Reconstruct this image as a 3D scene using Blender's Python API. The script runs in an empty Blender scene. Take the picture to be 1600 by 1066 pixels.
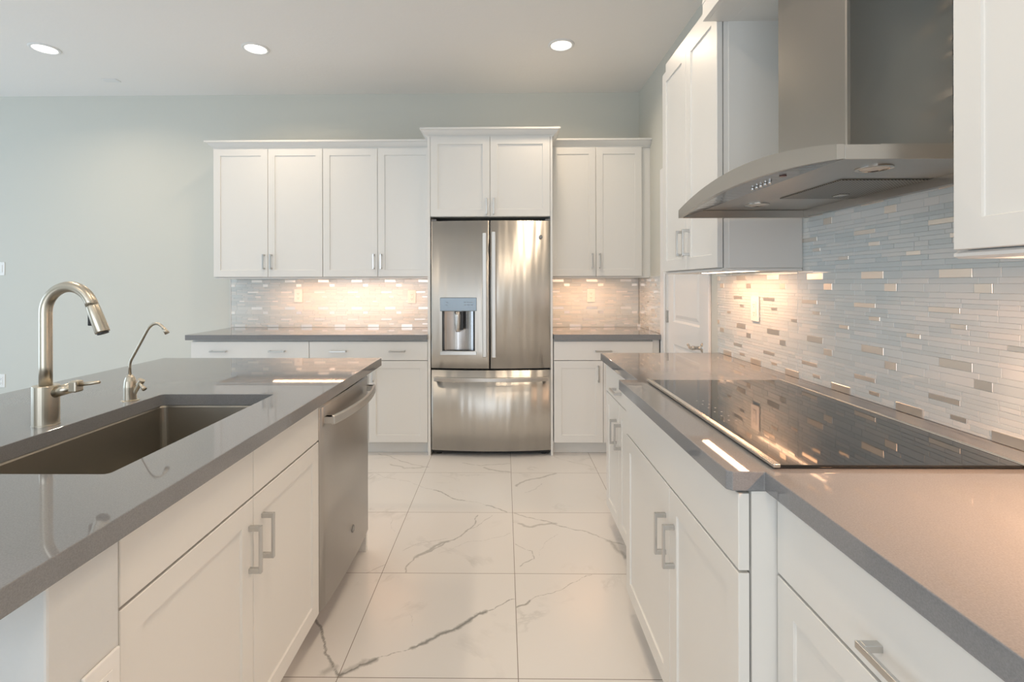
import bpy, bmesh, math, random
from mathutils import Matrix, Vector
random.seed(7)
S = bpy.context.scene
COL = S.collection
PI = math.pi

# ------------------------------------------------------------------ camera
cam_d = bpy.data.cameras.new('camera'); cam = bpy.data.objects.new('camera', cam_d); COL.objects.link(cam)
S.camera = cam
PSI, ROLL, FPX, CX, CY, CAMZ = .0123, -.0023, 781.28, 778.58, 442.93, 1.2971
cam_d.sensor_width = 36; cam_d.lens = FPX/1600*36
cam_d.shift_x = (800-CX)/1600; cam_d.shift_y = (CY-533)/1600
cam_d.clip_start = .02
cam.matrix_world = Matrix.Translation((0, 0, CAMZ)) @ Matrix.Rotation(PSI, 4, 'Z') @ Matrix.Rotation(PI/2, 4, 'X') @ Matrix.Rotation(ROLL, 4, 'Z')

# ------------------------------------------------------------------ world, exposure, lights
S.view_settings.view_transform = 'Standard'; S.view_settings.look = 'None'
S.view_settings.gamma = 1; S.view_settings.use_curve_mapping = False
S.view_settings.exposure = -1.02
w = bpy.data.worlds.new('world'); S.world = w; w.use_nodes = True
w.node_tree.nodes['Background'].inputs[0].default_value = (.62, .78, 1, 1)
w.node_tree.nodes['Background'].inputs[1].default_value = 1.5

W = 4.392      # back wall
RX = 1.182     # right wall
HC = 2.968     # ceiling
LX, FY = -6.6, -4.6   # left and rear walls, out of view
TC = .914      # counter top
DAY = (.90, .955, 1.0); WARM = (1.0, .78, .56); LED = (1.0, .50, .25)

def area(name, loc, rot, sx, sy, power, col, shape='RECTANGLE', spread=PI):
    l = bpy.data.lights.new(name, 'AREA'); l.shape = shape; l.size = sx
    if shape in ('RECTANGLE', 'ELLIPSE'): l.size_y = sy
    l.energy = power; l.color = col; l.spread = spread
    o = bpy.data.objects.new(name, l); COL.objects.link(o); o.location = loc; o.rotation_euler = rot
    return o
# daylight entering through the (out of view) glazed openings
area('daylight_rear', (-2.2, FY+.06, 1.25), (PI/2, 0, 0), 5.0, 2.2, 190, DAY)
area('daylight_left', (LX+.06, 1.2, 1.25), (PI/2, 0, -PI/2), 4.4, 2.2, 125, (.72, .87, 1.0))
POT = 13       # watts per recessed lamp
LEDP = 9.5      # watts per metre of under cabinet strip

# ------------------------------------------------------------------ materials
MATS = {}
def mat(name, col=(.8,.8,.8), rough=.5, metal=0, coat=0, spec=.5, emit=None, es=0):
    m = bpy.data.materials.new(name); m.use_nodes = True
    b = m.node_tree.nodes['Principled BSDF']
    b.inputs['Base Color'].default_value = (*col, 1); b.inputs['Roughness'].default_value = rough
    b.inputs['Metallic'].default_value = metal; b.inputs['Coat Weight'].default_value = coat
    b.inputs['Specular IOR Level'].default_value = spec
    if emit: b.inputs['Emission Color'].default_value = (*emit, 1); b.inputs['Emission Strength'].default_value = es
    MATS[name] = m; return m
def nt(m): return m.node_tree, m.node_tree.nodes, m.node_tree.links, m.node_tree.nodes['Principled BSDF']
def bump_noise(m, scale, strength, dist=.001, vec=(1,1,1), detail=3):
    t, N, L, b = nt(m)
    tc = N.new('ShaderNodeTexCoord'); mp = N.new('ShaderNodeMapping'); mp.inputs['Scale'].default_value = vec
    n = N.new('ShaderNodeTexNoise'); n.inputs['Scale'].default_value = scale; n.inputs['Detail'].default_value = detail
    bp = N.new('ShaderNodeBump'); bp.inputs['Strength'].default_value = strength; bp.inputs['Distance'].default_value = dist
    L.new(tc.outputs['Object'], mp.inputs[0]); L.new(mp.outputs[0], n.inputs['Vector'])
    L.new(n.outputs['Fac'], bp.inputs['Height']); L.new(bp.outputs[0], b.inputs['Normal'])
    return n

wallm = mat('wall_paint', (.645, .655, .605), .75); bump_noise(wallm, 90, .12, .002)
ceilm = mat('ceiling_paint', (.90, .89, .87), .85); bump_noise(ceilm, 45, .25, .004)
white = mat('cabinet_paint', (.80, .80, .775), .32); bump_noise(white, 300, .03, .0005)
trimm = mat('trim_paint', (.82, .83, .83), .3)
knee = mat('knee_wall_paint', (.68, .70, .70), .7); bump_noise(knee, 25, .5, .004)
plast = mat('white_plastic', (.86, .86, .84), .3)
dark = mat('black_plastic', (.015, .015, .016), .4)
gasket = mat('dark_gasket', (.03, .03, .03), .7)
nickel = mat('brushed_nickel', (.56, .53, .49), .26, 1)
pullm = mat('satin_nickel', (.60, .60, .59), .28, 1)
faucm = mat('faucet_nickel', (.60, .55, .46), .30, 1)
sinkm = mat('sink_steel', (.39, .365, .32), .45, 1)
lens = mat('lamp_lens', (1,1,1), .4, emit=(1, .93, .82), es=9)
ledm = mat('led_diffuser', (1,1,1), .4, emit=(1, .76, .54), es=14)
ledh = mat('led_housing', (.85,.85,.85), .4)
grout = mat('grout', (.84, .85, .84), .8)
blackgl = mat('black_glass', (.004, .0045, .005), .03, spec=.6)
rubber = mat('rubber', (.02,.02,.02), .8)
grey = mat('grey_enamel', (.16,.165,.17), .45)
dispm = mat('display_glass', (.20, .235, .26), .22, .5)
glass = mat('window_glass', (1,1,1), 0); glass.node_tree.nodes['Principled BSDF'].inputs['Transmission Weight'].default_value = 1

def steel(name, col, rough, aniso, grain, wave=0, tangent='Z', wscale=(6, 6, .6)):
    """brushed stainless: fine streaks along `grain`, optional slow waviness of the sheet"""
    m = mat(name, col, rough, 1); t, N, L, b = nt(m)
    b.inputs['Anisotropic'].default_value = aniso
    tg = N.new('ShaderNodeCombineXYZ'); tg.inputs[tangent].default_value = 1
    L.new(tg.outputs[0], b.inputs['Tangent'])
    tc = N.new('ShaderNodeTexCoord'); mp = N.new('ShaderNodeMapping'); mp.inputs['Scale'].default_value = grain
    n = N.new('ShaderNodeTexNoise'); n.inputs['Scale'].default_value = 1; n.inputs['Detail'].default_value = 4
    L.new(tc.outputs['Object'], mp.inputs[0]); L.new(mp.outputs[0], n.inputs['Vector'])
    mr = N.new('ShaderNodeMapRange'); mr.inputs['To Min'].default_value = rough*.95; mr.inputs['To Max'].default_value = rough*1.05
    L.new(n.outputs['Fac'], mr.inputs['Value']); L.new(mr.outputs[0], b.inputs['Roughness'])
    b1 = N.new('ShaderNodeBump'); b1.inputs['Strength'].default_value = .02; b1.inputs['Distance'].default_value = .0001
    b1.inputs['Height'].default_value = 0
    if wave:
        mp2 = N.new('ShaderNodeMapping'); mp2.inputs['Scale'].default_value = wscale
        n2 = N.new('ShaderNodeTexNoise'); n2.inputs['Scale'].default_value = 1; n2.inputs['Detail'].default_value = 1.2
        b2 = N.new('ShaderNodeBump'); b2.inputs['Strength'].default_value = 1; b2.inputs['Distance'].default_value = wave
        L.new(tc.outputs['Object'], mp2.inputs[0]); L.new(mp2.outputs[0], n2.inputs['Vector'])
        L.new(n2.outputs['Fac'], b2.inputs['Height']); L.new(b2.outputs[0], b1.inputs['Normal'])
    L.new(b1.outputs[0], b.inputs['Normal'])
    return m
fridgem = steel('fridge_steel', (.60, .58, .545), .37, .8, (60, 60, 1.5), wave=.008, wscale=(11, 3, 1.1))
dwm = steel('dishwasher_steel', (.50, .48, .455), .33, .8, (60, 60, 1.5), wave=.004, wscale=(4, 5, .7))
hoodm = steel('hood_steel', (.46, .44, .41), .30, .4, (30, 30, 30), wave=.002, tangent='Y', wscale=(3, 3, 1.2))
chimm = steel('chimney_steel', (.40, .385, .36), .28, .6, (60, 60, 2), wave=.003, wscale=(4, 4, .8))

# quartz worktop: fine speckle under a polished surface
quartz = mat('grey_quartz', (.2,.2,.2), .025, spec=.55)
t, N, L, b = nt(quartz)
tc = N.new('ShaderNodeTexCoord'); n = N.new('ShaderNodeTexNoise'); n.inputs['Scale'].default_value = 420; n.inputs['Detail'].default_value = 3
r = N.new('ShaderNodeValToRGB'); r.color_ramp.elements[0].color = (.205,.214,.226,1); r.color_ramp.elements[1].color = (.255,.263,.274,1)
r.color_ramp.elements[0].position = .3; r.color_ramp.elements[1].position = .7
L.new(tc.outputs['Object'], n.inputs['Vector']); L.new(n.outputs['Fac'], r.inputs[0]); L.new(r.outputs[0], b.inputs['Base Color'])

# glass mosaic, metal mosaic
def mosaic_glass():
    m = mat('mosaic_glass', (.7,.75,.74), .13, spec=.6, coat=.4); t, N, L, b = nt(m)
    at = N.new('ShaderNodeAttribute'); at.attribute_name = 'tint'
    r = N.new('ShaderNodeValToRGB'); e = r.color_ramp.elements
    e[0].color = (.64,.70,.705,1); e[1].color = (.78,.79,.77,1); x = e.new(.5); x.color = (.69,.745,.75,1)
    L.new(at.outputs['Fac'], r.inputs[0]); L.new(r.outputs[0], b.inputs['Base Color'])
    return m
mosg = mosaic_glass()
mosm = mat('mosaic_metal', (.88,.83,.77), .34, 1)

# marble porcelain floor tiles
X0, Y0, TS = -.5517, 1.6403, .5942
def floor_pt(u, v):     # digitised vein point -> floor metres
    x, y = 400+u/2.667, 700+v/2.667
    dx, dy = x-CX, y-CY
    a = (dx*math.cos(ROLL)+dy*math.sin(ROLL))/FPX; bb = -(-dx*math.sin(ROLL)+dy*math.cos(ROLL))/FPX
    rx = a*math.cos(PSI)-math.sin(PSI); ry = a*math.sin(PSI)+math.cos(PSI)
    tt = -CAMZ/bb
    return (rx*tt, ry*tt)
VEINS = [   # (half width mm, strength, points)
 (5.5,1.0,[(350,948),(430,905),(500,880)]), (2.0,.7,[(500,880),(600,850),(650,833)]), (5.0,1.0,[(650,833),(720,803),(790,770),(850,745),(900,710),(960,682)]),
 (2.5,.9,[(960,682),(1020,655),(1080,630)]), (4.0,.9,[(1086,665),(1140,637)]), (2.0,.7,[(1140,637),(1240,603),(1290,580),(1340,555),(1400,528)]),
 (4.5,1.0,[(235,690),(265,740),(282,800),(288,855),(320,910),(345,950)]), (9,.45,[(285,935),(330,915)]), (7,.45,[(365,935),(450,890)]),
 (3.5,.7,[(625,520),(665,455),(745,420),(850,370),(905,325),(925,280)]), (6,.6,[(665,455),(740,415),(800,390)]), (2.0,.6,[(850,370),(940,315),(985,280)]),
 (2.0,.5,[(610,430),(690,395),(800,378)]), (2,.35,[(760,440),(860,400),(960,385),(1060,355)]),
 (4.0,.7,[(1076,272),(1180,300),(1290,330),(1380,350),(1450,378),(1535,405)]), (5.5,.5,[(1095,315),(1150,330),(1250,315)]), (8,.5,[(1470,388),(1510,430),(1540,458)]),
 (2.5,.6,[(495,105),(580,130),(680,158),(740,175)]), (4.0,.9,[(740,175),(800,200),(870,220)]), (2.0,.6,[(870,220),(960,240)]), (4.5,.8,[(960,240),(1045,268)]),
 (4,.6,[(510,25),(570,42),(640,65),(720,80)]), (6,.4,[(560,68),(620,85),(700,80)]), (4,.6,[(860,62),(940,75),(1058,66)]), (6,.5,[(950,82),(1055,100)]),
 (5,.5,[(1085,160),(1150,130),(1250,107)]), (3,.4,[(1120,187),(1190,150)]), (3,.5,[(1240,35),(1320,60),(1425,85)]),
 (2.5,.7,[(1080,400),(1150,430),(1160,462),(1100,495)]), (1.6,.4,[(1180,460),(1210,390),(1260,350)]), (2,.3,[(640,690),(655,745)]), (2,.3,[(560,280),(580,350)]), (3,.4,[(540,485),(460,522)]),
]
def marble():
    m = mat('marble_tile', (.8,.8,.8), .22, spec=.5); t, N, L, b = nt(m)
    geo = N.new('ShaderNodeNewGeometry')
    def math_(op, a, bb=None, c=None, clamp=False):
        n = N.new('ShaderNodeMath'); n.operation = op; n.use_clamp = clamp
        for i, v in enumerate((a, bb, c)):
            if v is None: continue
            if isinstance(v, (int, float)): n.inputs[i].default_value = v
            else: L.new(v, n.inputs[i])
        return n.outputs[0]
    def vmath(op, a, bb, out=0, scale=None):
        n = N.new('ShaderNodeVectorMath'); n.operation = op
        for i, v in enumerate((a, bb)):
            if v is None: continue
            if isinstance(v, tuple): n.inputs[i].default_value = v
            else: L.new(v, n.inputs[i])
        if scale is not None: L.new(scale, n.inputs['Scale'])
        return n.outputs[out]
    P = geo.outputs['Position']
    nw = N.new('ShaderNodeTexNoise'); nw.inputs['Scale'].default_value = 26; nw.inputs['Detail'].default_value = 5; nw.inputs['Roughness'].default_value = .7
    L.new(P, nw.inputs['Vector'])
    vd = N.new('ShaderNodeAttribute'); vd.attribute_name = 'vein_distance'
    vs = N.new('ShaderNodeAttribute'); vs.attribute_name = 'vein_strength'
    wid = math_('MULTIPLY_ADD', nw.outputs['Fac'], 3.4, -.55)
    acc = math_('MULTIPLY', math_('SUBTRACT', 1.15, math_('DIVIDE', vd.outputs['Fac'], math_('MAXIMUM', wid, .05)), clamp=True), vs.outputs['Fac'])
    # faint overall veining, different in every tile
    sp = N.new('ShaderNodeSeparateXYZ'); L.new(P, sp.inputs[0])
    ux = math_('DIVIDE', math_('SUBTRACT', sp.outputs[0], X0), TS); uy = math_('DIVIDE', math_('SUBTRACT', sp.outputs[1], Y0), TS)
    cx_ = N.new('ShaderNodeCombineXYZ'); L.new(math_('FLOOR', ux), cx_.inputs[0]); L.new(math_('FLOOR', uy), cx_.inputs[1])
    wn = N.new('ShaderNodeTexWhiteNoise'); L.new(cx_.outputs[0], wn.inputs['Vector'])
    sh = vmath('SCALE', wn.outputs['Color'], None); sh.node.inputs['Scale'].default_value = 30
    n2 = N.new('ShaderNodeTexNoise'); n2.inputs['Scale'].default_value = 1.6; n2.inputs['Detail'].default_value = 7; n2.inputs['Roughness'].default_value = .6; n2.inputs['Distortion'].default_value = .6
    L.new(vmath('ADD', P, sh), n2.inputs['Vector'])
    rid = math_('SUBTRACT', 1, math_('MULTIPLY', math_('ABSOLUTE', math_('SUBTRACT', n2.outputs['Fac'], .5)), 42), clamp=True)
    n3 = N.new('ShaderNodeTexNoise'); n3.inputs['Scale'].default_value = 4; L.new(P, n3.inputs['Vector'])
    rid = math_('MULTIPLY', rid, math_('MULTIPLY', math_('SUBTRACT', n3.outputs['Fac'], .52, clamp=True), 1.3))
    acc = math_('MAXIMUM', acc, rid)
    r = N.new('ShaderNodeMixRGB'); r.inputs[1].default_value = (.78,.765,.745,1); r.inputs[2].default_value = (.26,.26,.245,1)
    L.new(math_('MULTIPLY', acc, .95), r.inputs[0])
    # joints
    fx = math_('ABSOLUTE', math_('SUBTRACT', math_('FRACT', ux), .5)); fy = math_('ABSOLUTE', math_('SUBTRACT', math_('FRACT', uy), .5))
    j = math_('GREATER_THAN', math_('MAXIMUM', fx, fy), .5-.0013/TS)
    r2 = N.new('ShaderNodeMixRGB'); r2.inputs[2].default_value = (.22,.19,.165,1)
    L.new(j, r2.inputs[0]); L.new(r.outputs[0], r2.inputs[1]); L.new(r2.outputs[0], b.inputs['Base Color'])
    L.new(math_('MULTIPLY_ADD', j, .5, .24), b.inputs['Roughness'])
    return m
marblem = marble()

# ------------------------------------------------------------------ mesh helpers
def tag(o, label=None, cat=None, group=None, kind=None):
    for k, v in (('label', label), ('category', cat), ('group', group), ('kind', kind)):
        if v: o[k] = v
    return o
def obj(name, bm, m, parent=None, bevel=0, smooth=False, seg=2, recalc=True):
    if recalc: bmesh.ops.recalc_face_normals(bm, faces=bm.faces)
    me = bpy.data.meshes.new(name); bm.to_mesh(me); bm.free()
    for mm in (m if isinstance(m, (list, tuple)) else [m]): me.materials.append(mm)
    o = bpy.data.objects.new(name, me); COL.objects.link(o)
    if parent: o.parent = parent
    if smooth: me.shade_smooth()
    if bevel:
        md = o.modifiers.new('bevel', 'BEVEL'); md.width = bevel; md.segments = seg; md.limit_method = 'ANGLE'; md.angle_limit = math.radians(40)
        md.harden_normals = False
    return o
def root(name, loc, rz=0, **k):
    o = bpy.data.objects.new(name, None); COL.objects.link(o); o.empty_display_size = .1
    o.location = loc; o.rotation_euler = (0, 0, rz); tag(o, **k); return o
def bx(bm, x0, x1, y0, y1, z0, z1, mi=0):
    v = [bm.verts.new(p) for p in ((x0,y0,z0),(x1,y0,z0),(x1,y1,z0),(x0,y1,z0),(x0,y0,z1),(x1,y0,z1),(x1,y1,z1),(x0,y1,z1))]
    for f in ((0,3,2,1),(4,5,6,7),(0,1,5,4),(1,2,6,5),(2,3,7,6),(3,0,4,7)):
        fc = bm.faces.new([v[i] for i in f]); fc.material_index = mi
    return v
def box(*a, mi=0):
    bm = bmesh.new(); bx(bm, *a, mi=mi); return bm
def prism(bm, pts, z0, z1):      # polygon in xy extruded in z
    a = [bm.verts.new((x, y, z0)) for x, y in pts]; c = [bm.verts.new((x, y, z1)) for x, y in pts]
    bm.faces.new(a[::-1]); bm.faces.new(c)
    n = len(pts)
    for i in range(n): bm.faces.new((a[i], a[(i+1) % n], c[(i+1) % n], c[i]))
def lathe(bm, prof, n=32, loc=(0,0,0), rot=None, cap=True):
    M = Matrix.Translation(loc) @ (rot or Matrix.Identity(4))
    rings = []
    for r, z in prof:
        rings.append([bm.verts.new(M @ Vector((r*math.cos(2*PI*i/n), r*math.sin(2*PI*i/n), z))) for i in range(n)])
    for a, c in zip(rings, rings[1:]):
        for i in range(n): bm.faces.new((a[i], a[(i+1) % n], c[(i+1) % n], c[i]))
    if cap: bm.faces.new(rings[0][::-1]); bm.faces.new(rings[-1])
def tube(bm, pts, rad, n=16, cap=True):
    pts = [Vector(p) for p in pts]
    rr = rad if isinstance(rad, (list, tuple)) else [rad]*len(pts)
    up = None; rings = []
    for i, p in enumerate(pts):
        d = (pts[min(i+1, len(pts)-1)]-pts[max(i-1, 0)]).normalized()
        if up is None:
            up = d.orthogonal().normalized()
        up = (up - d*up.dot(d)).normalized(); s = d.cross(up)
        rings.append([bm.verts.new(p+(up*math.cos(2*PI*k/n)+s*math.sin(2*PI*k/n))*rr[i]) for k in range(n)])
    for a, c in zip(rings, rings[1:]):
        for k in range(n): bm.faces.new((a[k], a[(k+1) % n], c[(k+1) % n], c[k]))
    if cap: bm.faces.new(rings[0][::-1]); bm.faces.new(rings[-1])
def bez(p0, p1, p2, p3, n=12):
    out = []
    for i in range(n+1):
        t = i/n; s = 1-t
        out.append(tuple(s**3*a+3*s*s*t*bb+3*s*t*t*c+t**3*d for a, bb, c, d in zip(p0, p1, p2, p3)))
    return out
def sweep(bm, path, prof, zb, side=1):
    """profile [(out, z)] carried along a horizontal polyline with mitred corners; side=+1: outward is to the right of travel"""
    n = len(path); rings = []
    for i in range(n):
        p = Vector(path[i])
        ds = []
        if i > 0: ds.append((p-Vector(path[i-1])).normalized())
        if i < n-1: ds.append((Vector(path[i+1])-p).normalized())
        ns = [Vector((d.y, -d.x))*side for d in ds]
        if len(ns) == 2:
            mm = (ns[0]+ns[1]).normalized(); mm = mm/max(.2, mm.dot(ns[0]))
        else: mm = ns[0]
        rings.append([bm.verts.new((p.x+mm.x*o, p.y+mm.y*o, zb+z)) for o, z in prof])
    k = len(prof)
    for a, c in zip(rings, rings[1:]):
        for i in range(k): bm.faces.new((a[i], a[(i+1) % k], c[(i+1) % k], c[i]))
    bm.faces.new(rings[0][::-1]); bm.faces.new(rings[-1])
def cyl_between(bm, a, c, r, n=20): tube(bm, [a, c], r, n)

# ------------------------------------------------------------------ setting
def struct(name, bm, m, bevel=0): return tag(obj(name, bm, m, bevel=bevel), kind='structure')
def floor_mesh():
    """slab whose aisle part is finely gridded and carries the vein layout of those tiles"""
    import numpy as np
    gx = np.concatenate([[LX-.2, -2.4], np.arange(-1.15, 1.0, .0055), [RX+1.2]]); gy = np.concatenate([[FY-.2, -1], np.arange(1.3, 4.0, .0055), [W+.2]])
    nx, ny = len(gx), len(gy)
    XX, YY = np.meshgrid(gx, gy)
    D = np.full(XX.shape, 9.0); ST = np.zeros(XX.shape)
    rnd = random.Random(4)
    for hw, st, pts in VEINS:
        fp = [floor_pt(*p) for p in pts]
        for lev in range(4):      # fractal displacement makes the line ragged
            q = [fp[0]]
            for (ax, ay), (bx_, by_) in zip(fp, fp[1:]):
                ln = math.hypot(bx_-ax, by_-ay); o = rnd.uniform(-.11, .11)*ln
                q += [((ax+bx_)/2-(by_-ay)/max(ln, 1e-6)*o, (ay+by_)/2+(bx_-ax)/max(ln, 1e-6)*o), (bx_, by_)]
            fp = q
        hwm = hw*(.0011 if hw < 5 else .0017)
        x0, x1 = min(p[0] for p in fp)-.05, max(p[0] for p in fp)+.05; y0, y1 = min(p[1] for p in fp)-.05, max(p[1] for p in fp)+.05
        i0, i1 = np.searchsorted(gx, (x0, x1)); j0, j1 = np.searchsorted(gy, (y0, y1))
        xs, ys_ = XX[j0:j1, i0:i1], YY[j0:j1, i0:i1]
        d = np.full(xs.shape, 9.0)
        for (ax, ay), (bx_, by_) in zip(fp, fp[1:]):
            ex, ey = bx_-ax, by_-ay
            h = np.clip(((xs-ax)*ex+(ys_-ay)*ey)/(ex*ex+ey*ey+1e-12), 0, 1)
            d = np.minimum(d, np.hypot(xs-ax-ex*h, ys_-ay-ey*h))
        d = d/hwm
        m = d < D[j0:j1, i0:i1]
        D[j0:j1, i0:i1][m] = d[m]; ST[j0:j1, i0:i1][m] = st
    vs_ = np.stack([XX.ravel(), YY.ravel(), np.zeros(nx*ny)], 1)
    idx = np.arange(nx*ny).reshape(ny, nx)
    F = np.stack([idx[:-1, :-1], idx[:-1, 1:], idx[1:, 1:], idx[1:, :-1]], -1).reshape(-1, 4)
    me = bpy.data.meshes.new('floor')
    me.vertices.add(len(vs_)+4); me.vertices.foreach_set('co', np.concatenate([vs_.ravel(), np.array([gx[0], gy[0], -.05, gx[-1], gy[0], -.05, gx[-1], gy[-1], -.05, gx[0], gy[-1], -.05])]))
    n0 = len(vs_)
    extra = np.array([[n0+3, n0+2, n0+1, n0]])
    F = np.concatenate([F, extra])
    me.loops.add(F.size); me.loops.foreach_set('vertex_index', F.ravel())
    me.polygons.add(len(F)); me.polygons.foreach_set('loop_start', np.arange(len(F))*4); me.polygons.foreach_set('loop_total', np.full(len(F), 4))
    me.update(calc_edges=True); me.validate()
    for nm, arr in (('vein_distance', D), ('vein_strength', ST)):
        a = me.attributes.new(nm, 'FLOAT', 'POINT'); a.data.foreach_set('value', np.concatenate([arr.ravel(), [9, 9, 9, 9]]).astype('f'))
    me.materials.append(marblem)
    o = bpy.data.objects.new('floor', me); COL.objects.link(o); tag(o, kind='structure')
floor_mesh()
struct('ceiling', box(LX-.2, RX+1.2, FY-.2, W+.2, HC, HC+.1), ceilm)
struct('wall_back', box(LX-.2, RX+1.2, W, W+.2, 0, HC), wallm)
bm = bmesh.new(); DY0, DY1, DZ = 2.955, 3.672, 2.06
bx(bm, RX, RX+.12, FY, DY0, 0, HC); bx(bm, RX, RX+.12, DY1, W, 0, HC); bx(bm, RX, RX+.12, DY0, DY1, DZ, HC)
struct('wall_right', bm, wallm)
bm = bmesh.new()   # left wall with a glazed opening
bx(bm, LX-.12, LX, FY, -1.0, 0, HC); bx(bm, LX-.12, LX, 3.4, W, 0, HC); bx(bm, LX-.12, LX, -1.0, 3.4, 2.35, HC); bx(bm, LX-.12, LX, -1.0, 3.4, 0, .1)
struct('wall_left', bm, wallm)
bm = bmesh.new()
bx(bm, LX, -4.7, FY-.12, FY, 0, HC); bx(bm, .3, RX+.12, FY-.12, FY, 0, HC); bx(bm, -4.7, .3, FY-.12, FY, 2.35, HC); bx(bm, -4.7, .3, FY-.12, FY, 0, .1)
struct('wall_front', bm, wallm)
bm = bmesh.new()
for y in (-1.0, .45, 1.9, 3.34): bx(bm, LX-.09, LX-.03, y, y+.06, .1, 2.35)
bx(bm, LX-.09, LX-.03, -1, 3.4, .1, .16); bx(bm, LX-.09, LX-.03, -1, 3.4, 2.29, 2.35)
struct('window_1', bm, trimm)
bm = bmesh.new()
for x in (-4.7, -3.05, -1.4, .24): bx(bm, x, x+.06, FY-.09, FY-.03, .1, 2.35)
bx(bm, -4.7, .3, FY-.09, FY-.03, .1, .16); bx(bm, -4.7, .3, FY-.09, FY-.03, 2.29, 2.35)
struct('window_2', bm, trimm)
BB = [(0,0),(.014,0),(.014,.10),(.008,.125),(0,.13)]
bm = bmesh.new(); sweep(bm, [(LX, W-.0005), (-2.43, W-.0005)], BB, .0005); struct('baseboard_back', bm, trimm)

# pantry door on the right wall: local x runs towards the camera
dr = root('door_1', (RX+.012, DY1-.004, .008), -PI/2, kind='structure')
dw_, dh = DY1-DY0-.008, DZ-.014
def door_slab(w, h, t):
    bm = bmesh.new(); s = .115
    panels = [(s, w-s, .24, .86), (s, w-s, 1.015, h-.13)]
    xs = [0, s, w-s, w]; zs = [0, .24, .86, 1.015, h-.13, h]
    V = {}
    for i, x in enumerate(xs):
        for j, z in enumerate(zs): V[i, j] = bm.verts.new((x, 0, z))
    for i in range(3):
        for j in range(5):
            if i == 1 and j in (1, 3): continue
            bm.faces.new((V[i,j], V[i+1,j], V[i+1,j+1], V[i,j+1]))
    for j in (1, 3):
        ring = [V[1,j], V[2,j], V[2,j+1], V[1,j+1]]
        x0, x1, z0, z1 = xs[1], xs[2], zs[j], zs[j+1]
        for ins, y in ((.014, .009), (.028, .009), (.05, .003)):
            nr = [bm.verts.new(p) for p in ((x0+ins,y,z0+ins),(x1-ins,y,z0+ins),(x1-ins,y,z1-ins),(x0+ins,y,z1-ins))]
            for k in range(4): bm.faces.new((ring[k], ring[(k+1)%4], nr[(k+1)%4], nr[k]))
            ring = nr
        bm.faces.new(ring)
    bx(bm, 0, w, .0101, t, 0, h)
    for a, c in (((0,0),(0,h)), ((w,0),(w,h))):
        pass
    v = [bm.verts.new(p) for p in ((0,0,0),(0,.011,0),(0,.011,h),(0,0,h),(w,0,0),(w,.011,0),(w,.011,h),(w,0,h))]
    bm.faces.new(v[:4]); bm.faces.new(v[4:]); bm.faces.new((v[3],v[2],v[6],v[7]))
    return bm
obj('slab', door_slab(dw_, dh, .035), trimm, dr, recalc=False)
bm = bmesh.new()   # lever handle
lathe(bm, [(.031,0),(.031,.004),(.026,.009),(.012,.011),(.011,.05),(.0135,.052),(.0135,.066),(.010,.07)], 24, (dw_-.062, -.0, .897), Matrix.Rotation(PI/2, 4, 'X'))
tube(bm, bez((dw_-.062,-.058,.897),(dw_-.085,-.060,.900),(dw_-.105,-.058,.884),(dw_-.13,-.056,.893), 10)+bez((dw_-.13,-.056,.893),(dw_-.145,-.055,.899),(dw_-.155,-.054,.908),(dw_-.168,-.054,.902), 6)[1:], [.0105]+[.009]*9+[.0075]*4+[.008,.0085,.005], 12)
obj('lever_handle', bm, nickel, dr, smooth=True)['label'] = 'brushed nickel lever handle'
for z in (.19, 1.045, 1.86):
    bm = bmesh.new(); cyl_between(bm, (-.004, -.006, z-.045), (-.004, -.006, z+.045), .0065, 12); bx(bm, -.003, .012, -.0015, .001, z-.044, z+.044)
    obj('hinge', bm, nickel, dr)
bm = bmesh.new()   # casing and jamb: this frames the opening
for y0, y1 in ((DY0-.085, DY0), (DY1, DY1+.085)): bx(bm, RX-.018, RX+.0002, y0, y1, 0, DZ+.085)
bx(bm, RX-.018, RX+.0002, DY0, DY1, DZ, DZ+.085)
struct('trim_1', bm, trimm, bevel=.006)
bm = bmesh.new(); bx(bm, RX+.0005, RX+.118, DY0, DY0+.003, 0, DZ); bx(bm, RX+.0005, RX+.118, DY1-.003, DY1, 0, DZ); bx(bm, RX+.0005, RX+.118, DY0+.003, DY1-.003, DZ-.004, DZ)
struct('trim_2', bm, trimm)

# ------------------------------------------------------------------ mosaic backsplashes
ROWS = [(.0635,.0765),(.078,.0885),(.090,.1005),(.102,.1165),(.118,.140),(.1415,.1555),(.157,.179),(.1805,.191),(.1925,.207),(.2085,.222),(.2235,.2345),(.236,.2465),(.248,.261),(.2625,.2735),(.275,.286),(.2875,.301)]
METAL = {0:(-1.402,-1.305), 4:(-1.267,-1.219), 6:(-1.368,-1.271), 10:(-1.478,-1.428), 13:(-1.334,-1.286)}
PU, PZ = .295, .239
def joints(row, rep):
    rnd = random.Random(row*31+5)
    u = -1.52; out = []
    m = METAL.get(row)
    cuts = []
    if m: cuts = [m[0]-.0, m[1]]
    L_ = [.049, .073, .098, .148]
    res = []
    if m:
        a = m[1]; end = m[0]+PU
    else:
        a = -1.5 + rnd.choice((0, .05, .1, .15)); end = a+PU
    x = a
    while end-x > .03:
        s = rnd.choice(L_)
        if end-x-s < .04: s = end-x
        res.append((x, x+s, 0)); x += s
    if m: res.append((m[0]+PU, m[1]+PU, 1))
    return res
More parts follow.
